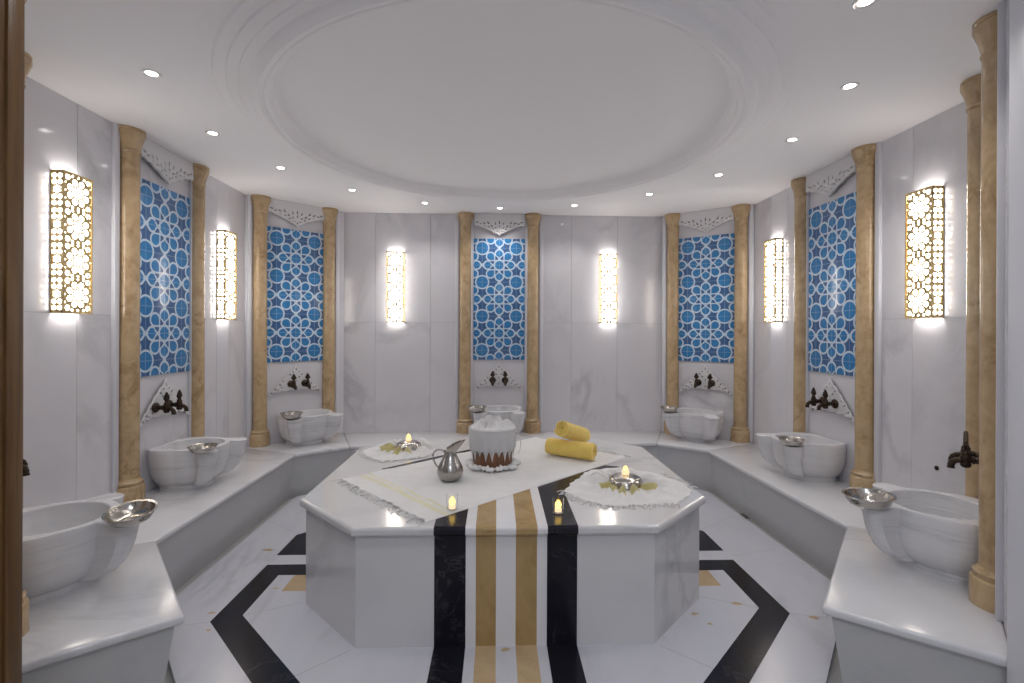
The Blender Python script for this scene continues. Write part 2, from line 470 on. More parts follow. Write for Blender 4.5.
for k in range(16):
    a = math.radians({0: .2, 1: 23.1, 2: 44.2, 3: 67.4, 4: 90.7, 5: 114.1, 6: 136.3, 7: 157.5, 8: 178.2, 9: 200.9, 10: 223.5, 15: -21.4, 14: -44.2}.get(k, 22.5 * k))
    p = (DC[0] + 1.91 * math.cos(a), DC[1] + 1.91 * math.sin(a), HC)
    kk = (8 - k) % 16      # 4 = back centre, growing to the left
    kk = k
    spots.append(p)
    if kk in DLAB:
        o = dl if not dl.get('label') else dup(dl, p, (0, 0, 0))
        o.location = p
        tag(o, DLAB[kk], 'downlight', 'recessed ceiling downlights')
    ld = bpy.data.lights.new('downlight_beam', 'SPOT')
    ld.energy = 9; ld.spot_size = math.radians(125); ld.spot_blend = .8; ld.shadow_soft_size = .03; ld.color = (1.0, .96, .93)
    lo = bpy.data.objects.new('downlight_beam', ld); COL.objects.link(lo); lo.location = (p[0], p[1], HC - .02)

# ------------------------------------------------------------------ bench
bench = empty('bench', (0, 5.0, 0))
tag(bench, 'long white marble bench running around the walls of the room', 'bench')
def bpart(o, root):
    o.location = -Vector(root.location); return o
segs = [[EL, nL, inL, L2, LE], [inL, fL, L1, L2], [fL, bL, BL, L1], [bL, bR, BR, BL], [bR, fR, R1, BR], [fR, inR, R2, R1], [inR, nR, ER, RE, R2]]
for q in segs:
    m = MB(); m.prism(q, HB - .036, HB)
    o = m.build('seat_slab', 'bench', bench, bevel=.012, segs=3, smooth=50); bpart(o, bench)
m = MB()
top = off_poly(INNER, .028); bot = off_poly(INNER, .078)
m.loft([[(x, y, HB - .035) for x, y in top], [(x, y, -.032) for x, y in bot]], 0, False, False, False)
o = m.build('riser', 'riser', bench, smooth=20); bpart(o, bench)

m = MB(); m.prism([(1.93, 3.83), (1.965, 3.83), (1.965, 3.93), (1.93, 3.93)], .0, .008)
m.tube([(1.945, 3.85, .012), (1.945, 3.91, .012)], .006, 8)
m.build('floor_drain', 'pewter')
tag(bpy.data.objects['floor_drain'], 'small metal drain cover on floor at foot of right bench', 'drain')
m = MB(); m.lathe([(.013, 0), (.013, .006), (.008, .010), (.003, .011)], 16, 0, (0, 0, 0), Matrix.Rotation(PI / 2, 4, 'X'))
o = m.build('wall_plug', 'bronze'); A, d, L, a = frame('right'); o.location = at('right', 2.04, 0, .705); o.rotation_euler = (0, 0, a)
tag(o, 'small dark round plug in the right wall above the near basin', 'plug')

# ------------------------------------------------------------------ columns
col0 = empty('column', (0, 0, HB))
m = MB(); m.lathe([(.092, 0), (.092, .105), (.088, .112), (.080, .116), (.084, .124), (.084, .136), (.076, .142), (.070, .150), (.068, .158)], 28)
m.build('base', 'column', col0)
m = MB(); m.lathe([(.0635, .15), (.0625, .6), (.060, 2.27)], 28); m.build('shaft', 'column', col0)
m = MB(); m.lathe([(.060, 2.24), (.064, 2.245), (.066, 2.255), (.062, 2.262), (.063, 2.27), (.072, 2.31), (.084, 2.345), (.089, 2.36), (.089, 2.373), (.084, 2.378), (.088, 2.383), (.088, HC - HB - .001)], 28)
m.build('capital', 'column', col0)
first = True
NEARC = {('nl', 0): (-1.868, 1.80), ('nl', 1): (-2.338, 2.315), ('nr', 0): (2.384, 2.378), ('nr', 1): (1.98, 1.913)}
for w in ORDER:
    A, d, L, a = frame(w)
    for i, sgn in enumerate((-1, 1)):
        p = at(w, NICHE[w] + sgn * HALF[w], .018)
        if (w, i) in NEARC: p = Vector((*NEARC[(w, i)], 0))
        p.z = HB
        o = col0 if first else dup(col0, p, (0, 0, random.random() * 6))
        first = False
        o.location = p
        if w == 'nr': lab = ('beige marble column behind the near right basin, farther of its pair', 'beige marble column nearest the camera, at the right edge')[i]
        elif w == 'nl': lab = ('beige marble column mostly hidden by the wooden door frame, base showing', 'beige marble column beside wooden door frame, only capital showing')[i]
        else: lab = 'beige marble column %s of the blue tile panel of %s' % (('left', 'right')[i], WHERE[w])
        tag(o, lab, 'column', 'beige marble columns')

# ------------------------------------------------------------------ niche fittings
def lens(x, z, l, w, ang):
    pts = []
    for k in range(10):
        a = 2 * PI * k / 10
        u = 1.2 * l * math.cos(a); v = 1.25 * w * math.sin(a) * (1 - .35 * math.cos(a))
        pts.append((x + u * math.cos(ang) - v * math.sin(ang), z + u * math.sin(ang) + v * math.cos(ang)))
    return pts
def cornice_polys():
    # local: x across, z relative to ceiling; lower edge falls from the sides to a point in the middle
    half = [(.275, -.125), (.262, -.140), (.245, -.128), (.225, -.140), (.20, -.150), (.18, -.146), (.155, -.165), (.125, -.178), (.10, -.180), (.07, -.200), (.045, -.212), (.02, -.222), (0, -.240)]
    out = [(-.275, -.004), (.275, -.004)] + half + [(-x, z) for x, z in reversed(half[:-1])]
    holes = []
    for s in (-1, 1):
        for x, z, l, w_, a in ((.245, -.095, .016, .007, .3), (.21, -.112, .014, .006, -.4), (.17, -.105, .016, .007, .6), (.165, -.135, .010, .005, .1), (.125, -.10, .017, .007, 1.1), (.12, -.145, .014, .006, .2), (.085, -.135, .016, .007, .9), (.075, -.17, .013, .006, -.2), (.045, -.155, .014, .006, .5), (.045, -.108, .016, .006, 1.3), (.03, -.19, .011, .005, .2)):
            holes.append(lens(s * x, z, l, w_, a if s > 0 else PI - a))
    holes += [lens(0, -.095, .019, .007, PI / 2), lens(0, -.14, .012, .006, PI / 2), lens(0, -.205, .012, .005, PI / 2)]
    return [out] + holes
def surround_polys():
    half = [(.262, -.128), (.250, -.095), (.225, -.082), (.205, -.045), (.180, -.035), (.165, .0), (.135, .018), (.115, .055), (.085, .072), (.065, .105), (.035, .118), (.015, .145), (0, .172)]
    inner = [(.235, -.118), (.20, -.085), (.17, -.098), (.14, -.075), (.10, -.088), (.05, -.078), (0, -.092)]
    out = half + [(-x, z) for x, z in reversed(half[:-1])] + [(-x, z) for x, z in inner] + [(x, z) for x, z in reversed(inner[:-1])]
    holes = []
    for s in (-1, 1):
        for x, z, l, w_, a in ((.235, -.095, .013, .006, .9), (.20, -.062, .012, .006, .4), (.175, -.072, .010, .005, .0), (.155, -.022, .013, .006, .8), (.14, -.05, .010, .005, .3), (.058, .075, .013, .006, .5), (.032, .048, .014, .006, .7), (.03, .10, .010, .005, 1.0), (.125, .010, .010, .005, .6)):
            holes.append(lens(s * x, z, l, w_, a if s > 0 else PI - a))
    holes += [lens(0, .13, .013, .005, PI / 2), lens(0, .012, .011, .005, PI / 2), lens(0, -.055, .013, .005, PI / 2)]
    return [out] + holes
def hole_shade(polys, cz, off, parent):  # added dark plate behind the piercings, painted as their deep shade
    o = filled([[(x * .95, cz + (z - cz) * .95) for x, z in polys[0]]], .003, 'hole_shade', 'hole_shade', parent)
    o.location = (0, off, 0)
tile0 = None
for w in ORDER:
    A, d, L, a = frame(w); c = NICHE[w]
    if tile0 is None:
        m = MB(); m.box(-.281, .281, -.012, .004, -.665, .665)
        t = m.build('tile_panel', 'tile', bevel=.002); tile0 = t
        k = filled(cornice_polys(), .016, 'carved_cornice', 'carved', bevel=.002); corn0 = k
        hole_shade(cornice_polys(), -.1, .0125, k)
        u = filled(surround_polys(), .010, 'carved_tap_surround', 'carved', bevel=.001); sur0 = u
        hole_shade(surround_polys(), 0, .0095, u)
    else:
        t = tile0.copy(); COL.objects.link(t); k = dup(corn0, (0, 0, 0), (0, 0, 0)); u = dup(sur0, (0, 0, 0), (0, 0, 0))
    t.location = at(w, c, .001, 1.845); t.rotation_euler = (0, 0, a)
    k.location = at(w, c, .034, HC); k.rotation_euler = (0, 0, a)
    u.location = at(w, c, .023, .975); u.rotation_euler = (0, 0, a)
    tag(t, 'blue and white star patterned tile panel of %s' % WHERE[w], 'tile panel', 'blue star tile panels')
    tag(k, 'pierced white carved cornice above the blue tiles of %s' % WHERE[w], 'carving', 'carved cornices')
    tag(u, 'pierced white carved arch around the taps of %s' % WHERE[w], 'carving', 'carved tap surrounds')

# taps: local origin on the wall, room towards -y
tap0 = empty('tap', (0, 0, 0))
R90 = Matrix.Rotation(PI / 2, 4, 'X')      # lathe axis z -> -y
m = MB()
m.lathe([(.034, 0), (.036, .006), (.033, .013), (.024, .019), (.016, .024), (.014, .045), (.018, .050), (.018, .056), (.014, .060), (.014, .080)], 20, 0, (0, 0, 0), R90)
m.lathe([(.012, -.036), (.018, -.031), (.020, -.022), (.017, -.014), (.020, -.004), (.020, .012), (.016, .022), (.018, .028), (.013, .036), (.010, .046)], 18, 0, (0, -.078, 0))
m.build('body', 'bronze', tap0)
m = MB(); m.tube([(0, -.088, -.006), (0, -.108, -.008), (0, -.122, -.018), (0, -.127, -.032), (0, -.127, -.046)], [.013, .013, .0135, .014, .016], 12)
m.build('spout', 'bronze', tap0)
m = MB()
sh = [(0, .040), (.009, .044), (.014, .050), (.024, .058), (.026, .068), (.017, .076), (.019, .083), (.011, .092), (.005, .101), (0, .108)]
out = sh + [(-x, z) for x, z in reversed(sh[1:-1])]
n = len(out)
m.loft([[(x * f, -.078 + y, .07 + (z - .07) * f) for x, z in out] for f, y in ((.72, -.009), (1, -.005), (1, .005), (.72, .009))])
m.build('handle', 'bronze', tap0)
TAPZ = .958; first = True
for w in ORDER:
    A, d, L, a = frame(w)
    for i, s in enumerate((-1, 1)):
        p = at(w, NICHE[w] + s * .068 + dict(right=.0, cl=.015, left=-.05, nl=-.03, nr=.035).get(w, 0), .0305, TAPZ - (.03 if w == 'nr' else 0))
        o = tap0 if first else dup(tap0, p, (0, 0, a))
        first = False; o.location = p; o.rotation_euler = (0, 0, a)
        tag(o, 'dark bronze tap above the basin of %s, %s of the pair' % (WHERE[w], ('left', 'right')[i]), 'tap', 'bronze basin taps')

# ------------------------------------------------------------------ basins
def basin():
    root = empty('wash_basin', (0, 0, HB))
    H = .292; CY = .205
    K = 180
    def outline(rs, de, re, anchor=.12):
        """round bowl of scale rs joined with two finger lobes at the front corners"""
        pts = []
        for k in range(K):
            th = 2 * PI * k / K
            cx, sx = math.cos(th), math.sin(th)
            r = 1 / math.sqrt((cx / .238) ** 2 + (sx / .232) ** 2) * rs
            if sx < 0: r *= 1 + .34 * abs(cx * sx)
            if de:
                for ce in (math.radians(46), math.radians(134)):
                    dd = (th - ce + PI) % (2 * PI) - PI
                    if abs(dd) < 1.2:
                        q = re * re - (de * math.sin(dd)) ** 2
                        if q > 0: r = max(r, de * math.cos(dd) + math.sqrt(q))
            n = CY + (1 - rs) * (anchor - CY) + r * sx
            pts.append((r * cx, max(.004, n)))
        return pts
    rings = []
    for z, rs, de, re in ((.0305, .66, 0, 0), (.040, .73, .20, .038), (.062, .82, .232, .046), (.095, .90, .255, .052), (.135, .95, .270, .055), (.18, .98, .281, .058), (.23, .995, .288, .060), (.262, 1.0, .293, .061), (H - .005, 1.0, .297, .062), (H, .99, .296, .060)):
        base_r = outline(rs, 0, 0)
        rings.append([(x, -n, z - (.010 if z > .25 and math.hypot(x - bx, n - bn) > .006 else 0)) for (x, n), (bx, bn) in zip(outline(rs, de, re), base_r)])
    def ell(fx, fn, z, cn=.208):
        return [(.204 * fx * math.cos(2 * PI * k / K), -(cn + .190 * fn * math.sin(2 * PI * k / K)), z) for k in range(K)]
    for f, z in ((1.02, H), (1.0, H - .004), (.985, H - .02), (.95, H - .07), (.86, H - .13), (.70, H - .175), (.45, H - .2), (.12, H - .21)):
        rings.append(ell(f, f, z))
    m = MB(); m.loft(rings, 0, True, True); m.build('bowl', 'basin', root, smooth=28)
    m = MB()
    q = [(x, max(.003, n)) for x, n in outline(.68, 0, 0)]
    m.prism([(x, -n) for x, n in q], 0, .033); m.build('plinth', 'basin', root, smooth=30)
    return root
b0 = basin(); first = True
BAS = dict(back=(0.0, 0, 0), cl=(.04, 0, 0), cr=(-.04, 0, 0), left=(.02, 0, 0), right=(-.02, 0, 0), nr=(.0, 0, 0), nl=(.05, .04, 0))
BLAB = dict(back='white marble wash basin under the back wall niche, behind the cloth covered pail', cl='white marble wash basin under the far left corner niche', cr='white marble wash basin under the far right corner niche',
            left='white marble wash basin under the left wall niche', right='white marble wash basin under the right wall niche', nr='grey veined marble basin at near right, beside the nearest column', nl='grey veined marble basin at near left, beside the wooden door frame')
for w in ORDER:
    A, d, L, a = frame(w); dt, dn, dr = BAS[w]
    p = at(w, NICHE[w] + dt, .003 + dn, HB)
    o = b0 if first else dup(b0, p, (0, 0, a + dr)); first = False
    o.location = p; o.rotation_euler = (0, 0, a + dr)
    if w in ('left', 'right'): o.scale = (.93, 1, 1)
    tag(o, BLAB[w], 'basin', 'marble wash basins')

# ------------------------------------------------------------------ metal bowls (tas) on the basins
def tas_obj(name='metal_bowl'):
    m = MB()
    m.lathe([(.03, 0), (.055, .003), (.078, .016), (.091, .036), (.096, .052), (.106, .058), (.105, .0605), (.095, .0575), (.088, .038), (.074, .0185), (.053, .0072), (.022, .005), (.012, .012), (.003, .013)], 40, 0, (0, 0, 0), None, True, True)
    return m.build(name, 'silver', smooth=50)
tas0 = tas_obj(); first = True
# (x, y, z, tilt x, tilt y, scale)
TAS = dict(back=(-.225, .40, 0, 0, .95), cl=(-.22, .40, 0, 0, .95), cr=(-.22, .40, 0, 0, .88), left=(-.25, .42, 0, 0, .84), right=(.19, .43, 0, 0, .84), nr=(.275, .44, .05, .03, 1.0), nl=(-.30, .475, -.09, -.12, .9))
TLAB = dict(back='shallow silver bowl on the back wall basin', cl='shallow silver bowl on the far left corner basin', cr='shallow silver bowl on the far right corner basin',
            left='shallow silver bowl on the front rim of the left wall basin', right='shallow silver bowl on the front rim of the right wall basin', nr='large silver bowl on the near right basin', nl='tilted silver bowl on the near left basin')
for w in ORDER:
    A, d, L, a = frame(w); t_, n_, rx, ry, sc = TAS[w]
    o = tas0 if first else tas0.copy()
    if not first: COL.objects.link(o)
    first = False
    o.location = at(w, NICHE[w] + BAS[w][0] + t_, n_, HB + .284 + (.006 if rx else 0)); o.rotation_euler = (rx, ry, a); o.scale = (sc, sc, sc)
    tag(o, TLAB[w], 'bowl', 'silver bowls on basins')

# ------------------------------------------------------------------ wall lanterns
def circ(x, z, r, n=10, ph=0, tip=0, ang=0):
    pts = []
    for k in range(n):
        a = 2 * PI * k / n + ph
        rr = r * (1 + tip * max(0, math.cos(a - ang)) ** 6)
        pts.append((x + rr * math.cos(a), z + rr * math.sin(a)))
    return pts
def star(x, z, ro, ri, n=8, ph=0):
    return [(x + (ro if k % 2 == 0 else ri) * math.cos(PI * k / n + ph), z + (ro if k % 2 == 0 else ri) * math.sin(PI * k / n + ph)) for k in range(2 * n)]
LW, LH, LDp = .180, .76, .066
def lattice(width, cells, height, full):
    """outline with star rosette openings; full = one rosette across, else a narrow side with half the width"""
    p = height / cells
    polys = [[(-width / 2, 0), (width / 2, 0), (width / 2, height), (-width / 2, height)]]
    for i in range(cells):
        cz = p * (i + .5)
        if full:
            polys.append(star(0, cz, .0365, .0225, 8, 0))
            for k in range(8):
                a = PI * k / 4 + PI / 8
                polys.append(circ(.0565 * math.cos(a), cz + .0565 * math.sin(a), .0168, 10, a, .3, a + PI))
            for sx in (-1, 1):
                for sz in (-1, 1):
                    polys.append(circ(sx * .0655, cz + sz * .073, .0152, 8))
                    polys.append(circ(sx * .0365, cz + sz * .0845, .0085, 6))
                polys.append(circ(sx * .0795, cz + .0, .0050, 6))
                polys.append(circ(sx * .0800, cz + .043, .0050, 6)); polys.append(circ(sx * .0800, cz - .043, .0050, 6))
            polys.append(circ(0, cz + .0855, .0075, 6)); polys.append(circ(0, cz - .0855, .0075, 6))
        else:
            polys.append(star(0, cz, .0235, .017, 6, PI / 6))
            for sx in (-1, 1):
                polys.append(circ(sx * .0145, cz + .039, .0125, 8, 0, .25, PI / 2)); polys.append(circ(sx * .0145, cz - .039, .0125, 8, 0, .25, -PI / 2))
                polys.append(circ(sx * .0150, cz + .074, .0125, 8)); polys.append(circ(sx * .0150, cz - .074, .0125, 8))
    return polys
lan0 = empty('wall_lantern', (0, 0, 1.588))
m = MB(); m.box(-LW / 2 + .012, LW / 2 - .012, -LDp + .012, -.006, .012, LH - .012); m.build('diffuser', 'lamp', lan0, smooth=0)
o = filled(lattice(LW - .012, 4, LH - .012, True), .003, 'front_lattice', 'brass', lan0); o.location = (0, -LDp, .006)
for s in (-1, 1):
    o = filled(lattice(LDp - .008, 4, LH - .012, False), .003, 'side_lattice', 'brass', lan0)
    o.location = (s * LW / 2, -LDp / 2, .006); o.rotation_euler = (0, 0, PI / 2)
m = MB()
e = .004
for sx in (-1, 1):
    for y in (-LDp, 0):
        m.box(sx * LW / 2 - e, sx * LW / 2 + e, y - e if y else -.008, y + e if y else 0, 0, LH)
for z in (0, LH):
    m.box(-LW / 2 - e, LW / 2 + e, -LDp - e, -LDp + e, z - .006 if z else z - .003, z + .003 if z else z + .006)
for z in (0, LH - .006):
    for sx in (-1, 1): m.box(sx * LW / 2 - e, sx * LW / 2 + e, -LDp, 0, z - .003, z + .009)
m.build('frame', 'brass', lan0, smooth=0)
LANT = [('left', 2.765 - 2.285, 'brass lattice wall lantern nearest on the left wall, lit'), ('left', 4.31 - 2.285, 'brass lattice wall lantern farther on the left wall, beside corner niche'),
        ('back', .560, 'brass lattice wall lantern left of the back wall niche, lit'), ('back', 2.893, 'brass lattice wall lantern right of the back wall niche, lit'),
        ('right', .395, 'brass lattice wall lantern farther on the right wall, beside corner niche'), ('right', 1.985, 'brass lattice wall lantern nearest on the right wall, lit')]
first = True
for w, t_, lab in LANT:
    A, d, L, a = frame(w); p = at(w, t_, 0.001, 1.588)
    o = lan0 if first else dup(lan0, p, (0, 0, a)); first = False
    o.location = p; o.rotation_euler = (0, 0, a)
    tag(o, lab, 'wall lamp', 'brass lattice wall lanterns')

# ------------------------------------------------------------------ central platform
PX0, PF, PS, Y0, Y1, Y2, Y3 = -.017, .724, 1.121, 2.283, 2.684, 3.84, 4.24
plat = empty('massage_platform', (PX0, 3.26, 0))
tag(plat, 'octagonal white marble platform with black and tan stripes in room centre', 'platform')
xs = [-.360, -.211, -.163, -.067, .027, .128, .176, .321]
FM = [0, 1, 3, 2, 3, 2, 3, 1, 0]       # material per front segment
def octo(i):
    """outline, inset i; counter-clockwise from front left"""
    k = i * math.tan(PI / 8)
    fx = PF - k; sx = PS - i
    pts = [(-fx, Y0 + i)] + [(x - PX0, Y0 + i) for x in xs] + [(fx, Y0 + i), (sx, Y1 + k), (sx, Y2 - k), (fx, Y3 - i), (-fx, Y3 - i), (-sx, Y2 - k), (-sx, Y1 + k)]
    return [(x, y - 3.26) for x, y in pts]
SEGM = FM + [0] * 7
def oloft(m, levels):
    for (i0, z0), (i1, z1) in zip(levels[:-1], levels[1:]):
        a = octo(i0); b = octo(i1); n = len(a)
        for k in range(n):
            k2 = (k + 1) % n
            m.add([(*a[k], z0), (*a[k2], z0), (*b[k2], z1), (*b[k], z1)], [(0, 1, 2, 3)], SEGM[k])
m = MB(); oloft(m, [(.030, .0), (.030, HP - .04)])
m.build('base', ['platform', 'black', 'tan', 'stripewhite'], plat, smooth=0)
m = MB()
lv = [(.034, HP - .042), (.006, HP - .042), (.002, HP - .038), (0, HP - .030), (0, HP - .014), (.003, HP - .006), (.008, HP - .002), (.014, HP)]
oloft(m, lv)
q = octo(.014); m.add([(*p, HP) for p in q], [tuple(range(len(q)))], 0)
q = octo(.034); m.add([(*p, HP - .042) for p in q], [tuple(reversed(range(len(q))))], 0)
def tin(poly, mi, z=HP + .0005):
    m.add([(x - PX0, y - 3.26, z) for x, y in poly], [tuple(range(len(poly)))], mi)
yf = Y0 + .013
tin([(-.360, yf), (-.211, yf), (-.211, 2.80), (-.360, 2.65)], 1)
tin([(-.163, yf), (-.067, yf), (-.067, 3.0), (-.163, 2.9)], 2); tin([(.027, yf), (.128, yf), (.128, 3.0), (.027, 3.0)], 2)
tin([(-.211, yf), (-.163, yf), (-.163, 2.9), (-.211, 2.8)], 3); tin([(-.067, yf), (.027, yf), (.027, 3.0), (-.067, 3.0)], 3); tin([(.128, yf), (.176, yf), (.176, 2.98), (.128, 2.98)], 3)
tin([(.176, yf), (.321, yf), (.321, 2.72), (.79, 3.19), (.76, 3.285), (.675, 3.318), (.176, 2.86)], 1)
tin([(-.83, 3.255), (-.80, 3.22), (-.25, 3.73), (-.28, 3.775)], 1)
# gentle relief in the slab is kept flat; build
o = m.build('top_slab', ['platform', 'black', 'tan', 'stripewhite'], plat, smooth=40)

# ------------------------------------------------------------------ cloths on the platform
def polar_cloth(name, c, outline, hfun, matfun, mats, NR=36, NA=168):
    """crumpled cloth lying around point c; outline = list of plan points"""
    P = [Vector(p) - Vector(c) for p in outline]
    ang = [math.atan2(p.y, p.x) for p in P]
    def rad(th):
        d = Vector((math.cos(th), math.sin(th))); best = .05
        for i in range(len(P)):
            a, b = P[i], P[(i + 1) % len(P)]; e = b - a
            den = d.x * e.y - d.y * e.x
            if abs(den) < 1e-9: continue
            r = (a.x * e.y - a.y * e.x) / den; s = (a.x * d.y - a.y * d.x) / den
            if r > 0 and -1e-6 <= s <= 1 + 1e-6: best = max(best, r)
        return best
    m = MB(); rings = []
    for i in range(NR + 1):
        f = (i / NR); ring = []
        for k in range(NA):
            th = 2 * PI * k / NA
            r = rad(th) * max(f, .02) * (1 + (.02 * math.sin(9 * th) + .015 * math.sin(23 * th + 1)) * f)
            ring.append((r * math.cos(th), r * math.sin(th), hfun(r, th, f)))
        rings.append(ring)
    fs = []; 
    for i in range(NR):
        for k in range(NA):
            k2 = (k + 1) % NA
            a, b, c2, d = rings[i][k], rings[i][k2], rings[i + 1][k2], rings[i + 1][k]
            m.v += [a, b, c2, d]; n = len(m.v); m.f.append([n - 4, n - 3, n - 2, n - 1]); m.mi.append(matfun((i + .5) / NR, 2 * PI * (k + .5) / NA, rings[i][k]))
    m.v += rings[0]; n = len(m.v); m.f.append(list(range(n - NA, n))); m.mi.append(0)
    me_o = m.build(name, mats, smooth=0)
    bm = bmesh.new(); bm.from_mesh(me_o.data); bmesh.ops.remove_doubles(bm, verts=bm.verts, dist=1e-5); bmesh.ops.recalc_face_normals(bm, faces=bm.faces)
    bm.to_mesh(me_o.data); bm.free()
    me_o.data.polygons.foreach_set('use_smooth', [True] * len(me_o.data.polygons))
    return me_o
def fringe(parent, pts, outdir, length, n, r=.0022, z=.004):
    """frayed threads along a polyline edge"""
    m = MB(); pts = [Vector(p) for p in pts]
    seg = [(pts[i + 1] - pts[i]).length for i in range(len(pts) - 1)]; tot = sum(seg)
    for k in range(n):
        s = tot * (k + random.random() * .7) / n; i = 0
        while i < len(seg) - 1 and s > seg[i]: s -= seg[i]; i += 1
        p = pts[i].lerp(pts[i + 1], min(1, s / seg[i]))
        e = (pts[i + 1] - pts[i]).normalized(); o = Vector(outdir) if outdir else Vector((e.y, -e.x))
        o = (o + e * random.uniform(-.7, .7)).normalized()
        l = length * random.uniform(.5, 1.15)
        q = [p - o * .01, p + o * l * .35, p + o * l * .7 + e * random.uniform(-.012, .012), p + o * l + e * random.uniform(-.02, .02)]
        zz = [z + .003, z + random.uniform(.002, .009), z + random.uniform(.0, .006), z]
        m.tube([(a.x, a.y, b) for a, b in zip(q, zz)], [r * 1.3, r * 1.2, r, r * 1.5], 5)
    o = m.build('fringe', 'cotton', parent, smooth=60); o['kind'] = 'stuff'
    return o

# big cloth, laid at 45 degrees across the platform
F = Vector((-.408, 2.337)); Lc = Vector((-1.027, 3.018)); Rc = Vector((.874, 3.504))
u = (Rc - F); Lu = u.length; u.normalize(); v = (Lc - F); Lv = v.length; v.normalize()
NU, NV = 90, 46
m = MB(); g = []
for i in range(NU + 1):
    for j in range(NV + 1):
        su, sv = Lu * i / NU, Lv * j / NV
        if i == 0: su += .008 * math.sin(j * 1.7)
        p = F + u * su + v * sv
        fl = 1.0
        for ox, oy, rr in ((-.35, 2.99, .10), (-.094, 3.30, .20), (-.293, 2.50, .05), (.40, 3.56, .13), (.53, 3.46, .13), (.61, 3.72, .1)):
            fl = min(fl, min(1, max(0, (math.hypot(p.x - ox, p.y - oy) - rr) / .12)))
        z = .0060 * fl + .0028 + fl * (.0046 * math.sin(su * 17 + 2.4 * math.sin(sv * 7)) * math.sin(su * 3 + sv * 5) + .0042 * math.sin(sv * 26 + 3 * math.sin(su * 5)) * math.cos(su * 4 - sv * 3) + .0012 * math.sin(su * 61 + sv * 37))
        z = max(.0016, z)
        if j in (0, NV): z = .002
        y = p.y; dz = 0
        if y > 4.225: dz = (y - 4.225) * 1.0; y = 4.225 + .02 * min(1, dz * 20) + .002
        m.v.append((p.x, y, z - dz))
for i in range(NU):
    for j in range(NV):
        a = i * (NV + 1) + j
        m.f.append([a, a + 1, a + NV + 2, a + NV + 1])
        su = Lu * (i + .5) / NU
        m.mi.append(1 if .115 < su < .155 or .175 < su < .185 else 0)
cloth = m.build('cloth', ['cotton', 'paleyellow'], smooth=80); cloth.location = (0, 0, HP)
tag(cloth, 'large white cotton cloth with pale yellow stripe spread diagonally over the platform', 'cloth')
fringe(cloth, [F + v * .02, Lc - v * .01], -u, .055, 60)
fringe(cloth, [Rc + v * .02, Rc + v * .30], u, .05, 22)

c3 = [(.309, 2.77), (.411, 2.606), (.536, 2.525), (.686, 2.536), (.908, 2.561), (1.07, 2.78), (1.075, 2.90), (.98, 3.10), (.765, 3.249), (.554, 3.205), (.43, 3.0)]
def h3(r, th, f):
    pl = .5 + .5 * math.sin(13 * th + 2 * math.sin(3 * th))
    z = .003 + .036 * pl ** 1.5 * math.exp(-((r - .16) / .085) ** 2) + .016 * abs(math.sin(5 * th + 14 * r)) * min(1, r / .2) * (1 - f ** 6) + .007 * math.sin(r * 55 + 4 * th) * min(1, r / .15) * (1 - f ** 4)
    if r < .11: z = min(z, .0075)
    return max(.0025, z) if f < .97 else .0025
def mt3(f, th, p):
    ok = math.radians(185) < th < math.radians(330)
    r = math.hypot(p[0], p[1])
    return 1 if ok and .085 < r < .205 and math.sin(13 * th + 2 * math.sin(3 * th)) > -.35 else 0
o = polar_cloth('cloth', (.70, 2.88), c3, h3, mt3, ['cotton', 'olive'])
o.location = (.70, 2.88, HP)
tag(o, 'small white cloth with olive folds under the right candle bowl', 'cloth', 'cloths under the candle bowls')
fringe(o, [(x - .70, y - 2.88) for x, y in c3[:5]], None, .05, 46); fringe(o, [(x - .70, y - 2.88) for x, y in (c3[5], c3[6], c3[7])], (1, .2), .04, 14)
c2 = [(-1.10, 3.74), (-1.02, 3.56), (-.874, 3.42), (-.72, 3.47), (-.561, 3.56), (-.53, 3.75), (-.601, 3.96), (-.80, 4.10), (-.96, 3.95)]
def mt2(f, th, p):
    r = math.hypot(p[0], p[1])
    return 1 if math.radians(175) < th < math.radians(300) and .09 < r < .22 and math.sin(13 * th + 2 * math.sin(3 * th)) > -.3 else 0
o = polar_cloth('cloth', (-.745, 3.79), c2, lambda r, th, f: h3(r, th, f) + .001, mt2, ['cotton', 'olive'])
o.location = (-.745, 3.79, HP)
tag(o, 'small white cloth with yellowish folds under the left candle bowl', 'cloth', 'cloths under the candle bowls')
fringe(o, [(x + .745, y - 3.79) for x, y in c2[:5]], None, .04, 36)

# ------------------------------------------------------------------ candle bowls
def candle_bowl(x, y, sc, labb, labc):
    m = MB()
    m.lathe([(.102, 0), (.105, .005), (.101, .014), (.098, .026), (.088, .041), (.070, .051), (.045, .056), (.034, .059), (.004, .060)], 36, 0, (0, 0, 0), None, True, True)
    o = m.build('metal_bowl', 'silver', smooth=50); o.location = (x, y, HP + .0095); o.scale = (sc, sc, sc)
    tag(o, labb, 'bowl', 'upturned candle bowls')
    r = empty('candle', (x, y, HP + .0095 + .060 * sc))
    m = MB(); m.lathe([(.020, 0), (.022, .002), (.022, .024), (.019, .027), (.017, .024), (.004, .023)], 20); cup = m.build('cup', 'wax', r)
    m = MB(); m.lathe([(.002, .0245), (.010, .027), (.0135, .033), (.012, .041), (.006, .047), (.001, .050)], 14); m.build('flame', 'flame', cup)
    tag(r, labc, 'candle', 'candles on the upturned bowls')
candle_bowl(.703, 2.875, 1.0, 'upturned hammered silver bowl carrying a candle at right of platform', 'lit tea candle on the upturned bowl at right of platform')
candle_bowl(-.748, 3.79, .98, 'upturned silver bowl carrying a candle at back left of platform', 'lit tea candle on the upturned bowl at back left of platform')
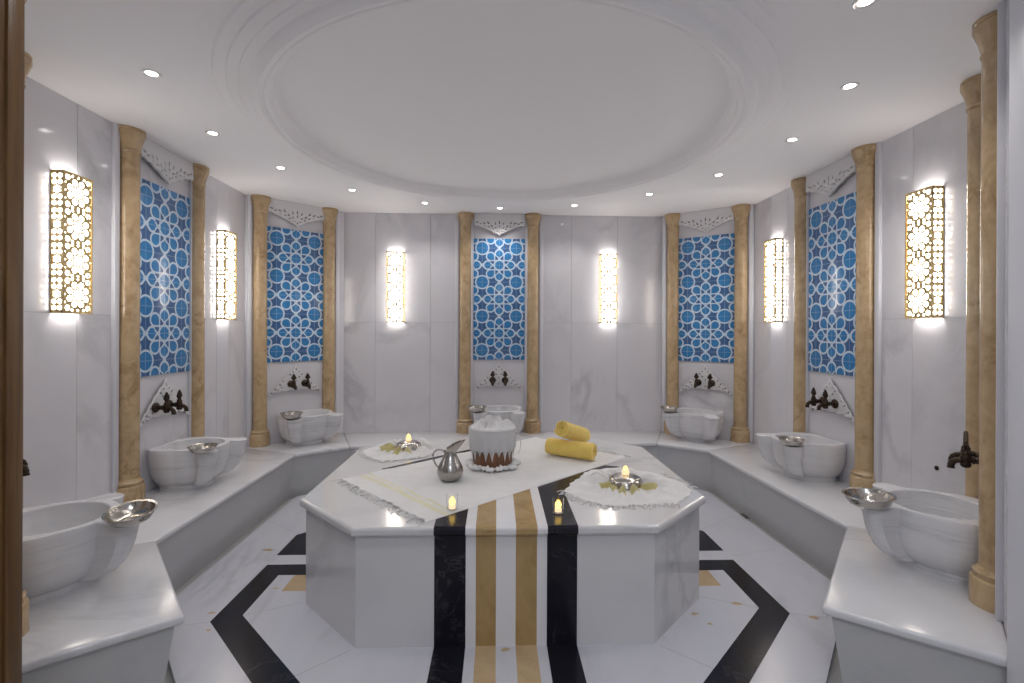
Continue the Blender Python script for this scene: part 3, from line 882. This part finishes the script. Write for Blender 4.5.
def votive(x, y, z0, lab):
    r = empty('candle_glass', (x, y, z0))
    m = MB(); m.lathe([(.022, 0), (.026, .002), (.030, .075), (.0285, .075), (.0245, .006), (.005, .005)], 28); m.build('glass', 'glass', r, smooth=50)
    m = MB(); m.lathe([(.017, .0065), (.018, .02), (.016, .023), (.004, .024)], 20); cnd = m.build('candle', 'wax', r)
    m = MB(); m.lathe([(.003, .0245), (.013, .028), (.0165, .038), (.014, .050), (.006, .060), (.001, .064)], 14); m.build('flame', 'flame', cnd)
    tag(r, lab, 'candle', 'votive candles in glasses')
votive(.247, 2.455, HP + .001, 'glass votive with yellow flame standing on the black marble stripe')
votive(-.293, 2.50, HP + .0045, 'glass votive with yellow flame on the front corner of large cloth')

# ------------------------------------------------------------------ ewer
ew = empty('ewer', (-.350, 2.99, HP + .0045)); ew.scale = (1.06, 1.06, 1.06)
m = MB()
m.lathe([(.036, 0), (.044, .002), (.058, .012), (.071, .032), (.076, .052), (.072, .074), (.060, .100), (.046, .126), (.037, .148), (.034, .160), (.036, .168), (.035, .170), (.031, .168)], 32, 0, (0, 0, 0), None, True, True)
m.build('body', 'pewter', ew, smooth=50)
m = MB()
# open beak: a flared half-collar rising to the right
rings = []
for i in range(9):
    f = i / 8; ring = []
    for k in range(17):
        a = -2.25 + 4.5 * k / 16
        out = .034 + .022 * f * max(0, math.cos(a)) + .004 * f
        ring.append((out * math.cos(a) + .028 * f * max(0, math.cos(a)) ** 2, out * math.sin(a) * (1 - .45 * f * max(0, math.cos(a))), .162 + f * (.022 + .050 * max(0, math.cos(a * .75)) ** 1.5)))
    rings.append(ring)
m.loft(rings, 0, False, False, False)
inner = [[(x * .93 - .0005, y * .93, z) for x, y, z in r] for r in rings]
m.loft(inner, 0, False, False, False)
m.build('spout', 'pewter', ew, smooth=60)
m = MB(); m.tube([(-.030, 0, .158), (-.045, 0, .172), (-.070, 0, .176), (-.092, 0, .166), (-.100, 0, .145), (-.097, 0, .12), (-.088, 0, .098), (-.078, 0, .082), (-.066, 0, .074)], [.006, .006, .0055, .005, .005, .005, .005, .005, .006], 10)
m.lathe([(.002, 0), (.007, .004), (.007, .01), (.002, .014)], 10, 0, (-.096, 0, .112))
m.build('handle', 'pewter', ew, smooth=60)
tag(ew, 'engraved pewter ewer with curved handle and beak spout beside the pail', 'ewer')

# ------------------------------------------------------------------ cloth covered pail
pl = empty('pail', (-.094, 3.30, HP + .0045)); pl.scale = (1.03, 1.03, 1.03)
m = MB(); m.lathe([(.126, 0), (.128, .004), (.131, .12), (.142, .235), (.147, .24), (.147, .248), (.140, .248), (.135, .22), (.01, .20)], 48)
m.build('body', 'pail', pl)
m = MB(); NA = 180; rings = []
prof = [(.150, .255), (.156, .247), (.158, .235), (.157, .20), (.155, .165), (.151, .125)]
for r, z in prof:
    rings.append([((r + .003 * math.sin(15 * 2 * PI * k / NA) * (1 - (z - .13) / .13)) * math.cos(2 * PI * k / NA), (r + .003 * math.sin(15 * 2 * PI * k / NA) * (1 - (z - .13) / .13)) * math.sin(2 * PI * k / NA), z) for k in range(NA)])
for f in (.25, .5, .75, 1.0):
    ring = []
    for k in range(NA):
        a = 2 * PI * k / NA; ph = (a * 20 / (2 * PI)) % 1.0
        drop = (abs(ph - .5) * 2) ** 1.6          # pointed fingers, brown gaps between
        ln = (.004 + .078 * drop * (.72 + .28 * math.sin(a * 7 + 1)))
        ring.append(((.149 - .014 * f) * math.cos(a), (.149 - .014 * f) * math.sin(a), .125 - f * ln))
    rings.append(ring)
m.loft(rings, 0, False, False); m.build('lace_cover', 'lace', pl, smooth=60)
m = MB(); m.lathe([(.154, .238), (.158, .246), (.157, .256), (.150, .262), (.140, .258), (.136, .248)], 48, 0, (0, 0, 0), None, False, False); m.build('rim_band', 'lace', pl)
m = MB(); rings = []; NA = 72
for i in range(15):
    f = i / 14; ring = []
    for k in range(NA):
        a = 2 * PI * k / NA
        r = .143 * (1 - f) ** .8 + .004
        h = .250 + .055 * f ** .6 + f * (1 - f) * .075 * math.sin(5 * a + 1.1 + 2.5 * f) + .026 * math.sin(3 * a + 8 * f) * f + .010 * math.sin(11 * a + 9 * f) * (1 - f) * f * 4
        ring.append((r * math.cos(a), r * math.sin(a), max(.249, h)))
    rings.append(ring)
m.loft(rings, 0, False, True); m.build('crumpled_cloth', 'cotton', pl, smooth=50)
m = MB(); rings = []; NA = 160
for i in range(13):
    b = 2 * PI * i / 12; ring = []
    for k in range(NA):
        a = 2 * PI * k / NA
        R = .150 + .012 * math.sin(7 * a) + .007 * math.sin(19 * a + 1); rr = .016 + .005 * math.sin(11 * a + 2) + .005 * math.sin(31 * a)
        ring.append(((R + rr * 1.25 * math.cos(b)) * math.cos(a), (R + rr * 1.25 * math.cos(b)) * math.sin(a), .018 + rr * .85 * math.sin(b) + .002))
    rings.append(ring)
m.loft(rings, 0, False, False); m.build('ruffle', 'cotton', pl, smooth=70)
m = MB()
for s in (0, 1):
    q = []
for i in range(13):
    f = i / 12
    q.append((.154 + .020 * math.sin(f * PI) ** .7 + .012 * f, -.03 + .02 * f, .235 - .15 * f))
pts0 = [(x, y - .016, z) for x, y, z in q]; pts1 = [(x + .004, y + .016, z) for x, y, z in q]
pts2 = [(x + .004, y - .016, z) for x, y, z in q]; pts3 = [(x + .008, y + .016, z) for x, y, z in q]
m.loft([[a, b, d, c_] for a, b, c_, d in zip(pts0, pts1, pts2, pts3)]); m.build('ribbon_loop', 'lace', pl, smooth=60)
tag(pl, 'brown pail wrapped in white lace with crumpled white cloth on top', 'pail')

# ------------------------------------------------------------------ rolled towels
def towel(name, p0, p1, R, lab, ph):
    p0 = Vector(p0); p1 = Vector(p1); L = (p1 - p0).length
    m = MB(); turns = 3.6; NT_ = 120; NL = 34
    outer = []; inner = []
    th = .0125
    for k in range(NT_ + 1):
        f = k / NT_; a = ph + turns * 2 * PI * f
        r = .010 + (R - .010) * f
        outer.append((r, a)); inner.append((max(.002, r - th), a))
    prof = outer + list(reversed(inner))
    rings = []
    for i in range(NL + 1):
        x = L * i / NL; ring = []
        endf = min(i, NL - i)
        for j, (r, a) in enumerate(prof):
            f = (j if j <= NT_ else 2 * NT_ + 1 - j) / NT_
            rr = r * (1 - (.05 if endf == 0 else (.015 if endf == 1 else 0))) * (1 + .02 * math.sin(x * 21 + a) + .012 * math.sin(x * 47 + 2 * a))
            sag = 1 - .06 * max(0, -math.sin(a))
            rr += random.uniform(-.0013, .0013)
            ring.append((x + (f - .5) * .016 * (1 if i > NL / 2 else -1) * (1 if endf == 0 else .4), rr * math.cos(a), rr * math.sin(a) * sag))
        rings.append(ring)
    m.loft(rings, 0, True, True)
    o = m.build(name, 'yellow', smooth=60)
    bm = bmesh.new(); bm.from_mesh(o.data)
    bmesh.ops.triangulate(bm, faces=[f for f in bm.faces if len(f.verts) > 4]); bm.to_mesh(o.data); bm.free()
    d = (p1 - p0).normalized()
    o.location = p0; o.rotation_euler = Vector((1, 0, 0)).rotation_difference(d).to_euler()
    tag(o, lab, 'towel', 'rolled yellow towels')
    return o
towel('rolled_towel', (.325, 3.60, HP + .070), (.620, 3.41, HP + .070), .066, 'rolled yellow towel lying flat under the other towel', 1.0)
towel('rolled_towel', (.395, 3.43, HP + .230), (.605, 3.73, HP + .118), .066, 'rolled yellow towel propped on top of the other towel', 2.0)

# ------------------------------------------------------------------ wooden door frame at the left edge
df = empty('door_frame', (-1.279, 1.12, -.03))
m = MB(); m.box(-.115, .100, -.07, .06, 0, 2.72); m.build('jamb', 'wood', df, bevel=.006)
m = MB(); m.box(.094, .106, .012, .05, 0, 2.70); m.build('stop_strip', 'wood', df, bevel=.003)
tag(df, 'dark brown wooden door frame at far left, in front of the near left basin', 'door frame')

# ------------------------------------------------------------------ camera, world, view
cd = bpy.data.cameras.new('camera'); co = bpy.data.objects.new('camera', cd); COL.objects.link(co)
cd.sensor_width = 36; cd.lens = 485.98 / 1024 * 36; cd.shift_y = -10.84 / 1024; cd.clip_start = .02
co.location = (-.0683, 0, 1.5)
co.matrix_world = Matrix.Translation((-.0683, 0, 1.5)) @ Matrix.Rotation(-.0314, 4, 'Z') @ Matrix.Rotation(PI / 2, 4, 'X') @ Matrix.Rotation(.0041, 4, 'Z')
S.camera = co
W = bpy.data.worlds.new('world'); S.world = W; W.use_nodes = True
W.node_tree.nodes['Background'].inputs[0].default_value = (.8, .85, 1, 1); W.node_tree.nodes['Background'].inputs[1].default_value = .05
# unseen fill light added behind the doorway to brighten faces towards the camera
ld = bpy.data.lights.new('added_fill', 'AREA'); ld.energy = 20; ld.size = .6; ld.color = (.86, .92, 1.0)
lo = bpy.data.objects.new('added_fill', ld); COL.objects.link(lo); lo.location = (.1, -.5, HC - .02)
S.view_settings.view_transform = 'Standard'; S.view_settings.look = 'None'
S.view_settings.gamma = 1.0; S.view_settings.use_curve_mapping = False
S.view_settings.exposure = 0.36
try:
    S.cycles.max_bounces = 10; S.cycles.diffuse_bounces = 6; S.cycles.glossy_bounces = 4; S.cycles.transmission_bounces = 8
    S.cycles.sample_clamp_indirect = 8.0; S.cycles.use_denoising = True
    S.cycles.caustics_reflective = False; S.cycles.caustics_refractive = False
except Exception: pass
